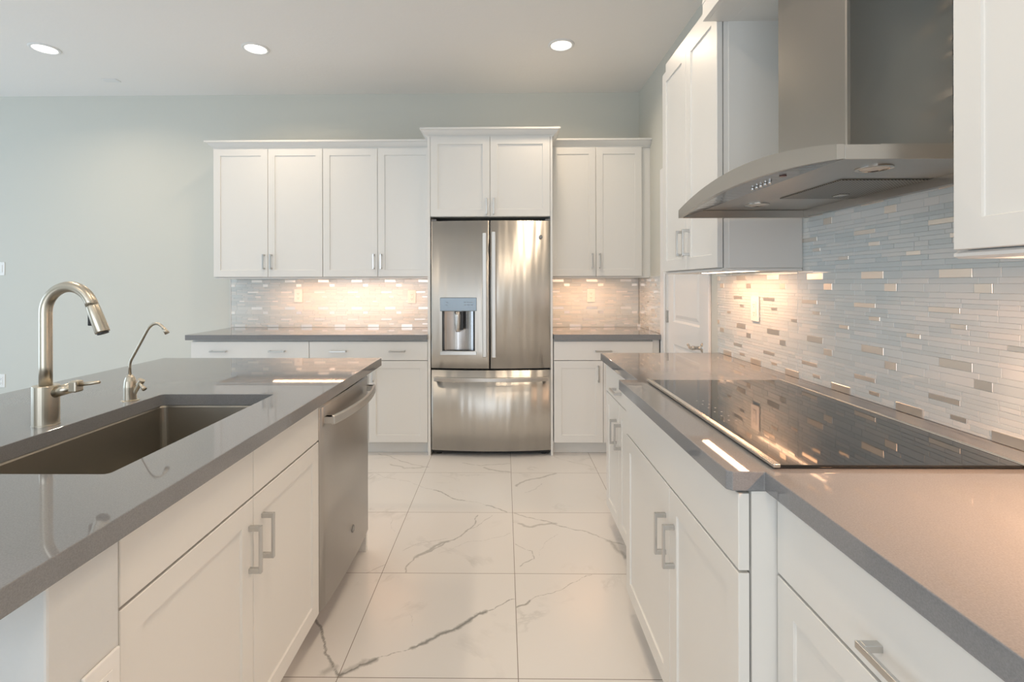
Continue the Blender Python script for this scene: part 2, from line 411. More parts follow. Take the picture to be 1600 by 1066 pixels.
def mosaic(name, regions, frame, label, sel=None, offset=0.0):
    """regions: (u0,u1,z0,z1); frame maps (u, depth, z) to world"""
    bm = bmesh.new(); tl = bm.faces.layers.float.new('tint')
    g = .0004
    for (u0, u1, z0, z1) in regions:
        a = [bm.verts.new(frame(*p)) for p in ((u0,.0043,z0),(u1,.0043,z0),(u1,.0043,z1),(u0,.0043,z1))]
        f = bm.faces.new(a); f.material_index = 2
        c = [bm.verts.new(frame(*p)) for p in ((u0,0,z0),(u1,0,z0),(u1,0,z1),(u0,0,z1))]
        for k in range(4):
            ff = bm.faces.new((a[k], a[(k+1)%4], c[(k+1)%4], c[k])); ff.material_index = 2
        for rep in range(-1, 10):
            for ri, (ra, rb) in enumerate(ROWS):
                za, zb = TC+ra+rep*PZ-.0004, TC+rb+rep*PZ+.0004
                bottom = False
                tiles = joints(ri, rep)
                if za < TC+.0255:
                    # cut starter course with its own metal accents
                    if zb > TC+.0255 or ri != 14: 
                        if za < TC-.001 and zb < TC+.002: continue
                if zb <= z0+.002 or za >= z1-.002: continue
                za, zb = max(za, z0+.0005), min(zb, z1-.0005)
                for (ta, tb, me_) in tiles:
                    k0 = math.floor((u0-offset-tb)/PU)
                    for k in range(k0, k0+int((u1-u0)/PU)+3):
                        a_, b_ = ta+offset+k*PU, tb+offset+k*PU
                        x0_, x1_ = max(a_, u0), min(b_, u1)
                        if x1_-x0_ < .004: continue
                        rnd = random.Random(hash((ri, rep, k, round(ta*1000))))
                        tint = rnd.random(); d = .0058 + (.0012 if me_ else rnd.uniform(0, .0003))
                        is_m = me_
                        if zb-TC < .031 and zb-TC > 0 and False: pass
                        p = [(x0_+g, za), (x1_-g, za), (x1_-g, zb), (x0_+g, zb)]
                        tz = rnd.uniform(-.00012, .00012); tx = rnd.uniform(-.00025, .00025)
                        dd = [d-tx-tz, d+tx-tz, d+tx+tz, d-tx+tz]
                        ch = .0006
                        q = [(x0_+g+ch, za+ch), (x1_-g-ch, za+ch), (x1_-g-ch, zb-ch), (x0_+g+ch, zb-ch)]
                        vo = [bm.verts.new(frame(pu, d-.001, pz)) for pu, pz in p]
                        vi = [bm.verts.new(frame(qu, dd[i], qz)) for i, (qu, qz) in enumerate(q)]
                        vb = [bm.verts.new(frame(pu, .002, pz)) for pu, pz in p]
                        fs = [bm.faces.new(vi)]
                        for i in range(4):
                            fs.append(bm.faces.new((vo[i], vo[(i+1)%4], vi[(i+1)%4], vi[i])))
                            fs.append(bm.faces.new((vb[i], vb[(i+1)%4], vo[(i+1)%4], vo[i])))
                        for f in fs: f.material_index = 1 if is_m else 0; f[tl] = tint
        # starter course accents
        if z0 < TC+.002:
            k0 = math.floor((u0-offset+1.418)/PU)
            for k in range(k0-1, k0+int((u1-u0)/PU)+3):
                a_, b_ = -1.515+offset+k*PU, -1.418+offset+k*PU
                x0_, x1_ = max(a_, u0), min(b_, u1)
                if x1_-x0_ < .01: continue
                vs = []
                for d, c_ in ((.002, 0), (.0085, 0), (.0095, .001)):
                    vs.append([bm.verts.new(frame(*p)) for p in ((x0_+c_, d, z0+.0008+c_),(x1_-c_, d, z0+.0008+c_),(x1_-c_, d, z0+.026-c_),(x0_+c_, d, z0+.026-c_))])
                for r0, r1 in zip(vs, vs[1:]):
                    for i in range(4): bm.faces.new((r0[i], r0[(i+1)%4], r1[(i+1)%4], r1[i])).material_index = 1
                bm.faces.new(vs[-1]).material_index = 1
    o = obj(name, bm, [mosg, mosm, grout]); tag(o, label, 'backsplash', 'glass mosaic backsplashes')
    return o
back = lambda u, d, z: (u-.865, W-d, z)
right = lambda u, d, z: (RX-d, -u, z)
UB = 1.352
mosaic('mosaic_backsplash', [(-2.415+.865, -.580+.865, TC, UB)], back, 'mosaic tile backsplash on the back wall left of the refrigerator')
mosaic('mosaic_backsplash', [(.368+.865, RX-.009+.865, TC, UB)], back, 'narrow mosaic tile backsplash on the back wall right of the refrigerator')
mosaic('mosaic_backsplash', [(-W+.009, -3.765, TC, UB)], right, 'short side return of mosaic tile between back corner and pantry door')
mosaic('mosaic_backsplash', [(-2.775, -2.02, TC, 1.345), (-2.02, -.955, TC, 2.33), (-.955, .55, TC, 1.345)], right, 'tall mosaic tile backsplash behind the cooktop under the range hood')
bm = box(-2.419, -2.4152, W-.009, W-.0002, TC+.0005, UB); tag(obj('edge_trim', bm, trimm), 'thin white edge strip at left end of back wall mosaic', 'trim')

# ------------------------------------------------------------------ cabinets
def shaker(w, h, t=.0215, s=.055, rec=.006):
    bm = bmesh.new()
    e = .0015
    rings = []
    def ring(ix, iz, y): return [bm.verts.new(p) for p in ((ix,y,iz),(w-ix,y,iz),(w-ix,y,h-iz),(ix,y,h-iz))]
    rings = [ring(0,0,t), ring(0,0,e), ring(e,e,0), ring(s,s,0), ring(s+.0008,s+.0008,rec*.7), ring(s+.002,s+.002,rec)]
    for a, c in zip(rings, rings[1:]):
        for k in range(4): bm.faces.new((a[k], a[(k+1)%4], c[(k+1)%4], c[k]))
    bm.faces.new(rings[-1]); bm.faces.new(rings[0][::-1])
    return bm
def slab(w, h, t=.0215):
    bm = bmesh.new(); e = .0015
    def ring(i, y): return [bm.verts.new(p) for p in ((i,y,i),(w-i,y,i),(w-i,y,h-i),(i,y,h-i))]
    rings = [ring(0,t), ring(0,e), ring(e,0)]
    for a, c in zip(rings, rings[1:]):
        for k in range(4): bm.faces.new((a[k], a[(k+1)%4], c[(k+1)%4], c[k]))
    bm.faces.new(rings[-1]); bm.faces.new(rings[0][::-1])
    return bm
def pull(parent, x, z, o, L=.122, name='handle'):
    """square bar pull on two posts, o = 'v' or 'h'"""
    bm = bmesh.new(); hl = L/2; wd = .0055
    def b_(a0, a1, y0, y1, hw):
        if o == 'v': bx(bm, x-hw, x+hw, y0, y1, z+a0, z+a1)
        else: bx(bm, x+a0, x+a1, y0, y1, z-hw, z+hw)
    b_(-hl, hl, -.033, -.026, wd)
    b_(-hl, -hl+.013, -.0262, 0, wd); b_(hl-.013, hl, -.0262, 0, wd)
    return obj(name, bm, pullm, parent, bevel=.0012)
def cabinet(name, label, cat, loc, rz, w, h, depth, fronts, kick=0, side='both', group=None, extra=None, top=True):
    c = root(name, loc, rz, label=label, cat=cat, group=group)
    bm = bmesh.new(); t = .018
    # open carcass box: sides, back, bottom, top, face frame
    z0 = kick
    bx(bm, 0, t, .0260, depth, z0, h); bx(bm, w-t, w, .0260, depth, z0, h)
    bx(bm, t, w-t, .0260, depth, z0, z0+t); bx(bm, t, w-t, depth-.008, depth, z0+t, h)
    if top: bx(bm, t, w-t, .0260, depth, h-t, h)
    bx(bm, t, w-t, .0205, .0385, z0+t, z0+t+.012)
    obj('carcass', bm, white, c)
    # rails and stiles closing what the door gaps reveal
    bm = bmesh.new(); bx(bm, t+.001, w-t-.001, .0265, .038, z0+t+.013, h-t-.001); obj('face_frame', bm, white, c)
    if kick:
        obj('toe_kick', box(0, w, .075, .093, .001, kick-.0005), white, c)
    for f in fronts:
        kind, x0, x1, z0_, z1 = f[:5]; pulls = f[5] if len(f) > 5 else []
        ww, hh = x1-x0, z1-z0_
        if kind == 'door': d = obj('door', shaker(ww, hh, s=f[6] if len(f) > 6 else .055), white, c)
        else: d = obj('drawer' if kind == 'drawer' else 'false_drawer_front', slab(ww, hh), white, c)
        d.location = (x0, 0, z0_)
        for (px, pz, o) in pulls: pull(d, px-x0, pz-z0_, o)
    return c
G = .0015
# --- upper cabinets on the back wall (origin z = bottom of box)
UH = 2.396-UB
yU = 4.042
def two_doors(w, h, zh, z0=0, inset=.03, s=.055):
    m = w/2
    return [('door', G, m-G, z0+G, h-G, [(m-inset, zh, 'v')], s), ('door', m+G, w-G, z0+G, h-G, [(m+inset, zh, 'v')], s)]
cabinet('upper_cabinet', 'white two-door wall cabinet at the far left end of the back wall', 'cabinet', (-2.369, yU, UB), 0, .8935, UH, W-yU-.001, two_doors(.8935, UH, .124), group='back wall upper cabinets')
cabinet('upper_cabinet', 'white two-door wall cabinet touching the left side of the refrigerator surround', 'cabinet', (-1.4745, yU, UB), 0, .8945, UH, W-yU-.001, two_doors(.8945, UH, .124), group='back wall upper cabinets')
c = cabinet('upper_cabinet', 'white narrow two-door wall cabinet to the right of the refrigerator', 'cabinet', (.368, yU, UB), 0, .742, UH, W-yU-.001, two_doors(.742, UH, .124), group='back wall upper cabinets')
obj('filler_strip', box(.7425, RX-.368-.0006, .022, .045, 0, UH), white, c)
# --- refrigerator surround: cabinet above plus two tall panels
c = cabinet('refrigerator_cabinet', 'white deep two-door cabinet directly above the refrigerator', 'cabinet', (-.558, 3.76, 1.80), 0, .904, .603, W-3.76-.001, two_doors(.904, .603, .075, inset=.027), group=None)
for x0, x1 in ((-.0205, -.0005), (.9045, .9205)):
    obj('side_panel', box(x0, x1, .0, W-3.76-.001, -1.7995, .603), white, c, bevel=.001)
# --- crown mouldings
CR = [(0,0),(.007,0),(.007,.010),(.013,.014),(.030,.030),(.040,.042),(.048,.047),(.055,.047),(.055,.060),(0,.060)]
def crown(path, zb, label, side=1, scale=1.0, name='crown_molding'):
    bm = bmesh.new(); sweep(bm, path, [(o*scale, z) for o, z in CR], zb, side)
    o = obj(name, bm, white, None); tag(o, label, 'crown molding', 'white crown moldings'); return o
crown([(-2.3695, W-.001), (-2.3695, yU+.019), (-.5795, yU+.019)], 2.3965, 'white crown molding along the top of the two left wall cabinets')
crown([(.3675, yU+.019), (RX-.001, yU+.019)], 2.3965, 'white crown molding above the narrow cabinet right of the refrigerator')
crown([(-.579, 4.004), (-.579, 3.778), (.367, 3.778), (.367, 4.004)], 2.4035, 'white stepped-forward crown molding topping the refrigerator cabinet', scale=.95)
# --- light rails and under cabinet lamps
def rail(path, zt, label, side=1):
    bm = bmesh.new(); sweep(bm, path, [(-.018,-.012),(.001,-.012),(.003,-.008),(.003,-.003),(0,0),(-.018,0)], zt, side)
    tag(obj('light_rail', bm, white), label, 'light rail', 'light rails under the wall cabinets')
rail([(-2.369, W-.010), (-2.369, yU+.019), (-.5795, yU+.019)], UB-.0005, 'white light rail under the two left back wall cabinets')
rail([(.3675, yU+.019), (RX-.009, yU+.019)], UB-.0005, 'white light rail under the cabinet right of the refrigerator')
def led(loc, rz, L, label, power=None, tilt=.0):
    """bar lamp hung under a cabinet; local x = length, light shines down"""
    r = root('under_cabinet_light', loc, rz, label=label, cat='light', group='under cabinet bar lights')
    obj('housing', box(0, L, 0, .040, -.008, 0), ledh, r, bevel=.001)
    obj('diffuser', box(.006, L-.006, .003, .037, -.0105, -.0082), ledm, r)
    a = area('bar_lamp', (L/2, .020, -.0135), (tilt*.0, 0, 0), L-.02, .030, (power or LEDP)*L, LED); a.parent = r
    return r
led((-1.93, 4.12, UB-.0005), 0, 1.20, 'warm glowing bar lamp under the back cabinets left of the refrigerator', tilt=.25)
led((.44, 4.12, UB-.0005), 0, .50, 'warm glowing bar lamp under the cabinet right of the refrigerator', tilt=.25)
# --- base cabinets, back wall
yB = 3.76; BH = TC-.04; KH = .10
def base_fronts(w, pz=.788, dz0=.718, dz1=None, nd=2, pulls=(.19, .81), handle='c', hin=.035, kick=KH, doors=True):
    dz1 = dz1 or BH-.014
    f = [('drawer', G, w-G, dz0, dz1, [(w*p, pz, 'h') for p in pulls])]
    m = w/2
    f += [('door', G, m-G, kick, dz0-.004, [(m-hin, .628-.01, 'v')]), ('door', m+G, w-G, kick, dz0-.004, [(m+hin, .628-.01, 'v')])]
    return f
cabinet('base_cabinet', 'white base cabinet under the left end of the back counter', 'cabinet', (-2.378, yB, 0), 0, .9005, BH-.0005, W-yB-.001, base_fronts(.9005, pulls=(.24, .735)), kick=KH, group='back wall base cabinets')
cabinet('base_cabinet', 'white base cabinet between the left-end base cabinet and the refrigerator', 'cabinet', (-1.4765, yB, 0), 0, .8965, BH-.0005, W-yB-.001, base_fronts(.8965, pulls=(.25, .745)), kick=KH, group='back wall base cabinets')
c = cabinet('base_cabinet', 'white base cabinet on the back wall right of the refrigerator', 'cabinet', (.3695, yB, 0), 0, .742, BH-.0005, W-yB-.001, base_fronts(.742, pulls=(.5,), hin=.037), kick=KH, group='back wall base cabinets')
obj('filler_strip', box(.7425, RX-.3695-.0195, .012, .035, KH, BH-.001), white, c)

# --- back worktops
def worktop(pts, label, z0=TC-.04, z1=TC, name='quartz_countertop', hole=None):
    bm = bmesh.new()
    if hole is None: prism(bm, pts, z0+.0002, z1-.0001)
    o = obj(name, bm, quartz, bevel=.002); tag(o, label, 'countertop', 'grey quartz worktops'); return o
worktop([(-2.405, 3.732), (-.5795, 3.732), (-.5795, W-.0005), (-2.405, W-.0005)], 'grey quartz worktop on the back wall left of the refrigerator')
worktop([(.3678, 3.732), (RX-.0195, 3.732), (RX-.0195, 3.76), (RX-.0005, 3.762), (RX-.0005, W-.0005), (.3678, W-.0005)], 'short grey quartz worktop right of the refrigerator')

# ------------------------------------------------------------------ right side run (faces -X: local x runs towards the camera)
R = -PI/2
xc, xb = .55, .475
CH = .855
# far base cabinet, partly behind the cooktop cabinet
w_ = .735
f = [('drawer', .02, w_-.10, .718, BH-.014, [(.31, .772, 'h')]),
     ('door', .02, .31-G, KH, .714, [(.31-.046, .565, 'v')]), ('door', .31+G, .60, KH, .714, [(.31+.046, .565, 'v')])]
cabinet('base_cabinet', 'white base cabinet at the far end of the right worktop, behind the cooktop cabinet', 'cabinet', (xc, 2.735, 0), R, w_, BH-.0005, RX-xc-.001, f, kick=KH, group='right side base cabinets')
# cooktop cabinet stepping forward
w_ = 1.968-1.022
m_ = 1.968-1.450
f = [('false', G, w_-G, .712, BH-.006, []), ('door', G, m_-G, KH-.005, .706, [(m_-.036, .556, 'v')]), ('door', m_+G, w_-G, KH-.005, .706, [(m_+.038, .556, 'v')])]
c = cabinet('cooktop_cabinet', 'white forward-stepping base cabinet carrying the cooktop', 'cabinet', (xb, 1.968, 0), R, w_, BH-.0005, RX-xb-.001, f, kick=KH)
# nearest base cabinet
w_ = .68
f = [('drawer', .004, w_-G, .712, BH-.006, [(.335, .762, 'h')]), ('door', .004, w_/2-G, KH, .706, [(w_/2-.036, .556, 'v')]), ('door', w_/2+G, w_-G, KH, .706, [(w_/2+.036, .556, 'v')])]
cabinet('base_cabinet', 'white base cabinet nearest the camera on the right, its drawer with a nickel pull', 'cabinet', (xc, 1.0215, 0), R, w_, BH-.0005, RX-xc-.001, f, kick=KH, group='right side base cabinets')
bm = bmesh.new()
prism(bm, [(RX-.0005, 2.754), (.527, 2.754), (.527, 1.990), (.4525, 1.990), (.4525, 1.030), (.4625, 1.0205), (.527, 1.0205), (.527, .30), (RX-.0005, .30)], TC-.0398, TC-.0001)
tag(obj('quartz_countertop', bm, quartz, bevel=.002), 'long grey quartz worktop on the right carrying the black cooktop', 'countertop', 'grey quartz worktops')

# upper cabinets right wall
xu = .842
w_ = 2.670-1.987
f = two_doors(w_, UH, .126, inset=.038)
c = cabinet('upper_cabinet', 'white tall two-door wall cabinet between pantry door and range hood', 'cabinet', (xu, 2.670, UB+.004), R, w_, UH, RX-xu-.001, f, group='right wall upper cabinets')
obj('end_panel', box(w_+.0003, w_+.0035, .044, RX-xu-.010, .0, UH), white, c, bevel=.0008)
c = cabinet('upper_cabinet', 'white wall cabinet at the right edge, nearest the camera', 'cabinet', (xu, .950, UB+.004), R, .80, UH, RX-xu-.001, two_doors(.80, UH, .126, inset=.038), group='right wall upper cabinets')
rail([(RX-.009, 1.987), (xu+.0195, 1.987), (xu+.0195, 2.670), (RX-.001, 2.670)], UB+.0035, 'white light rail under the tall cabinet beside the range hood', side=-1)
bm = bmesh.new(); sweep(bm, [(RX-.009, .950), (xu+.0195, .950), (xu+.0195, .15)], [(-.018,-.014),(.004,-.014),(.009,-.010),(.009,-.004),(.004,0),(-.018,0)], UB+.0035, 1)
tag(obj('light_rail', bm, white), 'white rounded light rail under the cabinet nearest the camera', 'light rail', 'light rails under the wall cabinets')
led((1.015, 2.60, UB+.0035), R, .55, 'warm glowing bar lamp under the tall cabinet beside the range hood', tilt=.2)
led((.925, .925, UB+.0035), R, .70, 'warm glowing bar lamp under the cabinet nearest the camera', power=28, tilt=.0)
crown([(RX-.001, 2.671), (xu+.019, 2.671), (xu+.019, 1.987)], 2.4005, 'white crown molding on the tall cabinet beside the range hood', side=-1)
crown([(xu+.019, .949), (xu+.019, .15)], 2.4005, 'white crown molding on the cabinet nearest the camera', side=-1)
# bridging valance box above the hood
bm = bmesh.new()
bx(bm, .785, .803, .951, 1.986, 2.330, 2.396)
bx(bm, .803, .8995, .951, 1.986, 2.330, 2.348); bx(bm, .8995, RX-.0005, 1.6535, 1.986, 2.330, 2.348); bx(bm, .8995, RX-.0005, .951, 1.3215, 2.330, 2.348)
v = obj('valance_box', bm, white, bevel=.001); tag(v, 'white valance board bridging the cabinets around the hood chimney', 'valance')
crown([(.784, 1.9865), (.784, .951)], 2.3965, 'white crown molding on the valance above the range hood', side=-1)
crown_end = bpy.data.objects[-1] if False else None

# ------------------------------------------------------------------ range hood
hd = root('range_hood', (.68, 1.487, 1.548), 0, label='stainless steel range hood with arched canopy and square chimney', cat='range hood')
hl = .462; HD = RX-.68-.0085    # half length along Y, depth
def arch(y, z_end, z_mid): return z_end + (z_mid-z_end)*(1-(y/hl)**2)
NS = 24
bm = bmesh.new()   # front band
ys = [-hl+2*hl*i/NS for i in range(NS+1)]
a = []
for y in ys:
    zt, zb = arch(y, .031, .084), arch(y, .0, .034)
    a.append([bm.verts.new(p) for p in ((-.004, y, zb), (-.004, y, zt), (.012, y, zt), (.012, y, zb+.001))])
for p, q in zip(a, a[1:]):
    for k in range(4): bm.faces.new((p[k], p[(k+1)%4], q[(k+1)%4], q[k]))
bm.faces.new(a[0]); bm.faces.new(a[-1])
obj('front_band', bm, hoodm, hd)
bm = bmesh.new()   # arched top skin
a = []
for y in ys:
    zt = arch(y, .031, .084)
    a.append([bm.verts.new(p) for p in ((.0125, y, zt-.001), (.0125, y, zt-.003), (HD, y, zt-.003), (HD, y, zt-.001))])
for p, q in zip(a, a[1:]):
    for k in range(4): bm.faces.new((p[k], p[(k+1)%4], q[(k+1)%4], q[k]))
bm.faces.new(a[0]); bm.faces.new(a[-1])
obj('canopy_top', bm, hoodm, hd)
for s in (-1, 1):
    y0, y1 = (-hl, -hl+.006) if s < 0 else (hl-.006, hl)
    obj('side_rim', box(.0125, HD, y0, y1, 0, .029), hoodm, hd, bevel=.001)
bm = bmesh.new()   # underside plate, with rear rim and slanted control strip
bx(bm, .09, HD, -hl+.0065, hl-.0065, .030, .033)
bx(bm, HD-.02, HD, -hl+.0065, hl-.0065, .004, .0298)
obj('underside_plate', bm, hoodm, hd)
bm = bmesh.new(); a = []
for y in ys:
    yy = max(-hl+.007, min(hl-.007, y)); zb = arch(y, 0, .034)
    a.append([bm.verts.new(p) for p in ((.0125, yy, zb+.001), (.089, yy, .0295), (.089, yy, .0325), (.0125, yy, zb+.004))])
for p, q in zip(a, a[1:]):
    for k in range(4): bm.faces.new((p[k], p[(k+1)%4], q[(k+1)%4], q[k]))
bm.faces.new(a[0]); bm.faces.new(a[-1])
cs = obj('control_strip', bm, steel('control_strip_steel', (.30,.285,.27), .14, 0, (3,3,3)), hd)
for i in range(5):
    bm = bmesh.new(); lathe(bm, [(.005,0),(.005,.004),(.004,.0055),(.0001,.0055)], 14, (.060, -.085+i*.024, .0300), Matrix.Rotation(PI, 4, 'X')); obj('button', bm, pullm, cs, smooth=False)
bm = bmesh.new(); lathe(bm, [(.009,0),(.009,.002),(.0001,.002)], 20, (.050, -.168, .0290), Matrix.Rotation(PI, 4, 'X')); obj('badge', bm, mat('badge_red', (.12,.05,.045), .3), cs)
for y in (1.235-1.487, 1.80-1.487):
    bm = bmesh.new(); lathe(bm, [(.040,0),(.040,.003),(.034,.0045),(.031,.002),(.031,0)], 28, (.225, y, .0299), Matrix.Rotation(PI, 4, 'X'), cap=False); l_ = obj('lamp_ring', bm, nickel, hd, smooth=False)
    bm = bmesh.new(); lathe(bm, [(.031,0),(.031,.0015),(.0001,.0015)], 28, (.225, y, .0299), Matrix.Rotation(PI, 4, 'X')); obj('lamp_lens', bm, mat('hood_lens', (.7,.68,.62), .35), hd)
# mesh filter: dark insides of its holes painted into the colour
filt = mat('filter_mesh', (.30,.29,.27), .4, 1); t, N, L, b = nt(filt)
tc = N.new('ShaderNodeTexCoord'); vo = N.new('ShaderNodeTexVoronoi'); vo.inputs['Scale'].default_value = 150; vo.inputs['Randomness'].default_value = 0
mp = N.new('ShaderNodeMapping'); mp.inputs['Rotation'].default_value = (0,0,.785); L.new(tc.outputs['Object'], mp.inputs[0]); L.new(mp.outputs[0], vo.inputs['Vector'])
r = N.new('ShaderNodeValToRGB'); r.color_ramp.elements[0].position = .25; r.color_ramp.elements[1].position = .4
r.color_ramp.elements[0].color = (.015,.015,.014,1); r.color_ramp.elements[1].color = (.33,.32,.29,1)
L.new(vo.outputs['Distance'], r.inputs[0]); L.new(r.outputs[0], b.inputs['Base Color'])
fl = obj('grease_filter', box(.235, .485, 1.37-1.487, 1.67-1.487, .0268, .0297), filt, hd)
obj('filter_latch', box(.37, .40, .09, .13, .0245, .0267), nickel, fl)
ch = obj('chimney', box(.22, HD, -.1655, .1655, .0835-.012, HC-1.548-.0005), chimm, hd, bevel=.0015)
obj('corner_strip', box(.2185, .2265, -.1668, -.1588, .09, HC-1.548-.001), nickel, ch)

# ------------------------------------------------------------------ cooktop
ct = root('cooktop', (.565, 1.03, TC), 0, label='black glass electric cooktop with steel edge trim set in the right worktop', cat='cooktop')
cg = mat('cooktop_glass', (.006,.007,.0075), .035, spec=.7); t, N, L, b = nt(cg)
tc = N.new('ShaderNodeTexCoord')
def ring_mask(cx_, cy_, r, wd):
    s = N.new('ShaderNodeVectorMath'); s.operation = 'SUBTRACT'; s.inputs[1].default_value = (cx_, cy_, 0); L.new(tc.outputs['Object'], s.inputs[0])
    m1 = N.new('ShaderNodeVectorMath'); m1.operation = 'MULTIPLY'; m1.inputs[1].default_value = (1,1,0); L.new(s.outputs[0], m1.inputs[0])
    l = N.new('ShaderNodeVectorMath'); l.operation = 'LENGTH'; L.new(m1.outputs[0], l.inputs[0])
    c_ = N.new('ShaderNodeMath'); c_.operation = 'COMPARE'; c_.inputs[1].default_value = r; c_.inputs[2].default_value = wd; L.new(l.outputs['Value'], c_.inputs[0])
    return c_.outputs[0]
acc = None
for q in ((.15,.70,.105,.0008), (.36,.70,.075,.0008), (.14,.24,.075,.0008), (.36,.22,.105,.0008), (.26,.46,.08,.0008)):
    k = ring_mask(*q)
    if acc is None: acc = k
    else:
        a_ = N.new('ShaderNodeMath'); a_.operation = 'MAXIMUM'; L.new(acc, a_.inputs[0]); L.new(k, a_.inputs[1]); acc = a_.outputs[0]
mx = N.new('ShaderNodeMixRGB'); mx.inputs[1].default_value = (.006,.007,.0075,1); mx.inputs[2].default_value = (.05,.05,.05,1); L.new(acc, mx.inputs[0]); L.new(mx.outputs[0], b.inputs['Base Color'])
obj('glass_top', box(.0, .495, .004, .912, .003, .0085), cg, ct, bevel=.001)
obj('frame_and_trim_shadow', box(-.008, .491, .008, .908, 0, .0029), dark, ct)  # black frame; front lip stands in for the shadow under the raised trim
tr = mat('cooktop_trim', (.72,.68,.62), .22, 1)
obj('edge_trim', box(-.015, -.0002, .0, .915, .0035, .0125), tr, ct, bevel=.002)
obj('edge_trim', box(.4952, .504, .0, .915, .0005, .0105), tr, ct, bevel=.002)
mk = mat('control_mark_print', (.45,.45,.45), .5)
for i in range(6):
    for j in range(2):
        bm = bmesh.new(); lathe(bm, [(.0028, .0086), (.0028, .0087), (.0001, .0089)], 10, (.045+j*.02, .34+i*.045, 0)); obj('control_mark', bm, mk, ct)

# ------------------------------------------------------------------ refrigerator
fr = root('refrigerator', (-.1025, 3.76, 0), 0, label='stainless steel french door refrigerator with water dispenser', cat='refrigerator')
FH = .4505; BUL = .036
def fy(x): return -BUL*(1-(x/FH)**2)*1.0
obj('body', box(-.446, .446, .055, W-3.76-.02, .03, 1.745), grey, fr)
obj('top_grille', box(-.446, .446, .03, .054, 1.70, 1.748), dark, fr)
obj('door_gasket', box(-.440, .440, .036, .0545, .06, 1.735), gasket, fr)
def fdoor(x0, x1, z0, z1, holes=None, nx=28, t0=.034):
    bm = bmesh.new()
    xs = sorted(set([x0+(x1-x0)*i/nx for i in range(nx+1)] + ([holes[0], holes[1]] if holes else [])))
    if holes: xs = [x for x in xs if x in (holes[0], holes[1]) or min(abs(x-holes[0]), abs(x-holes[1])) > .004]
    e = .006
    zs = [z0, z1] if not holes else [z0, holes[2], holes[3], z1]
    def edge(x):    # rounding at the door's vertical edges
        d = min(x-x0, x1-x); return e*(1-math.sqrt(max(0, 1-(1-min(d/e, 1))**2))) if d < e else 0
    xs = sorted(set(xs+[x0+.0015, x0+.004, x1-.0015, x1-.004]))
    V = {}
    for i, x in enumerate(xs):
        for j, z in enumerate(zs): V[i, j] = bm.verts.new((x, fy(x)+edge(x), z))
    for i in range(len(xs)-1):
        for j in range(len(zs)-1):
            if holes and j == 1 and xs[i] >= holes[0]-1e-6 and xs[i+1] <= holes[1]+1e-6: continue
            bm.faces.new((V[i,j], V[i+1,j], V[i+1,j+1], V[i,j+1]))
    # back and rim
    nxs = len(xs)-1; nz = len(zs)-1
    B = {(i, j): bm.verts.new((xs[i], t0, zs[j])) for i in range(nxs+1) for j in (0, nz)}
    for i in range(nxs):
        bm.faces.new((V[i,0], B[i,0], B[i+1,0], V[i+1,0])); bm.faces.new((V[i,nz], V[i+1,nz], B[i+1,nz], B[i,nz]))
        bm.faces.new((B[i,0], B[i,nz], B[i+1,nz], B[i+1,0]))
    bm.faces.new([V[0,j] for j in range(nz+1)]+[B[0,nz], B[0,0]]); bm.faces.new([V[nxs,j] for j in range(nz+1)]+[B[nxs,nz], B[nxs,0]])
    return bm
HOLE = (-.365, -.118, .792, 1.09)
ld = obj('door', fdoor(-FH, -.0105, .662, 1.766, HOLE), fridgem, fr)
rd = obj('door', fdoor(-.0035, FH, .662, 1.766), fridgem, fr)
fd = obj('freezer_drawer', fdoor(-FH, FH, .045, .648, nx=40), fridgem, fr)
for d in (ld, rd, fd):
    for p in d.data.polygons: p.use_smooth = abs(p.normal.z) < .5 and p.normal.y < -.3
hm = steel('handle_steel', (.55,.53,.50), .36, .4, (60,60,2))
def vhandle(parent, x, z0, z1):
    bm = bmesh.new(); y = fy(x)
    bx(bm, x-.016, x+.016, y-.052, y-.036, z0, z1)
    bx(bm, x-.012, x+.012, y-.0365, y+.002, z0+.01, z0+.04); bx(bm, x-.012, x+.012, y-.0365, y+.002, z1-.04, z1-.01)
    obj('handle', bm, hm, parent, bevel=.005, seg=3)
vhandle(ld, -.044, .752, 1.672); vhandle(rd, .024, .748, 1.680)
bm = bmesh.new(); NS_ = 24; a = []
for i in range(NS_+1):
    x = -.425+.85*i/NS_; y = fy(x)-.036-.010*(1-(x/.425)**2); 
    a.append([bm.verts.new(p) for p in ((x, y-.016, .571), (x, y-.016, .601), (x, y, .604), (x, y, .568))])
for p, q in zip(a, a[1:]):
    for k in range(4): bm.faces.new((p[k], p[(k+1)%4], q[(k+1)%4], q[k]))
bm.faces.new(a[0]); bm.faces.new(a[-1])
for x0, x1 in ((-.42, -.39), (.39, .42)): bx(bm, x0, x1, fy(.4)-.038, fy(.4)+.004, .574, .598)
obj('handle', bm, hm, fd, bevel=.004, seg=3)
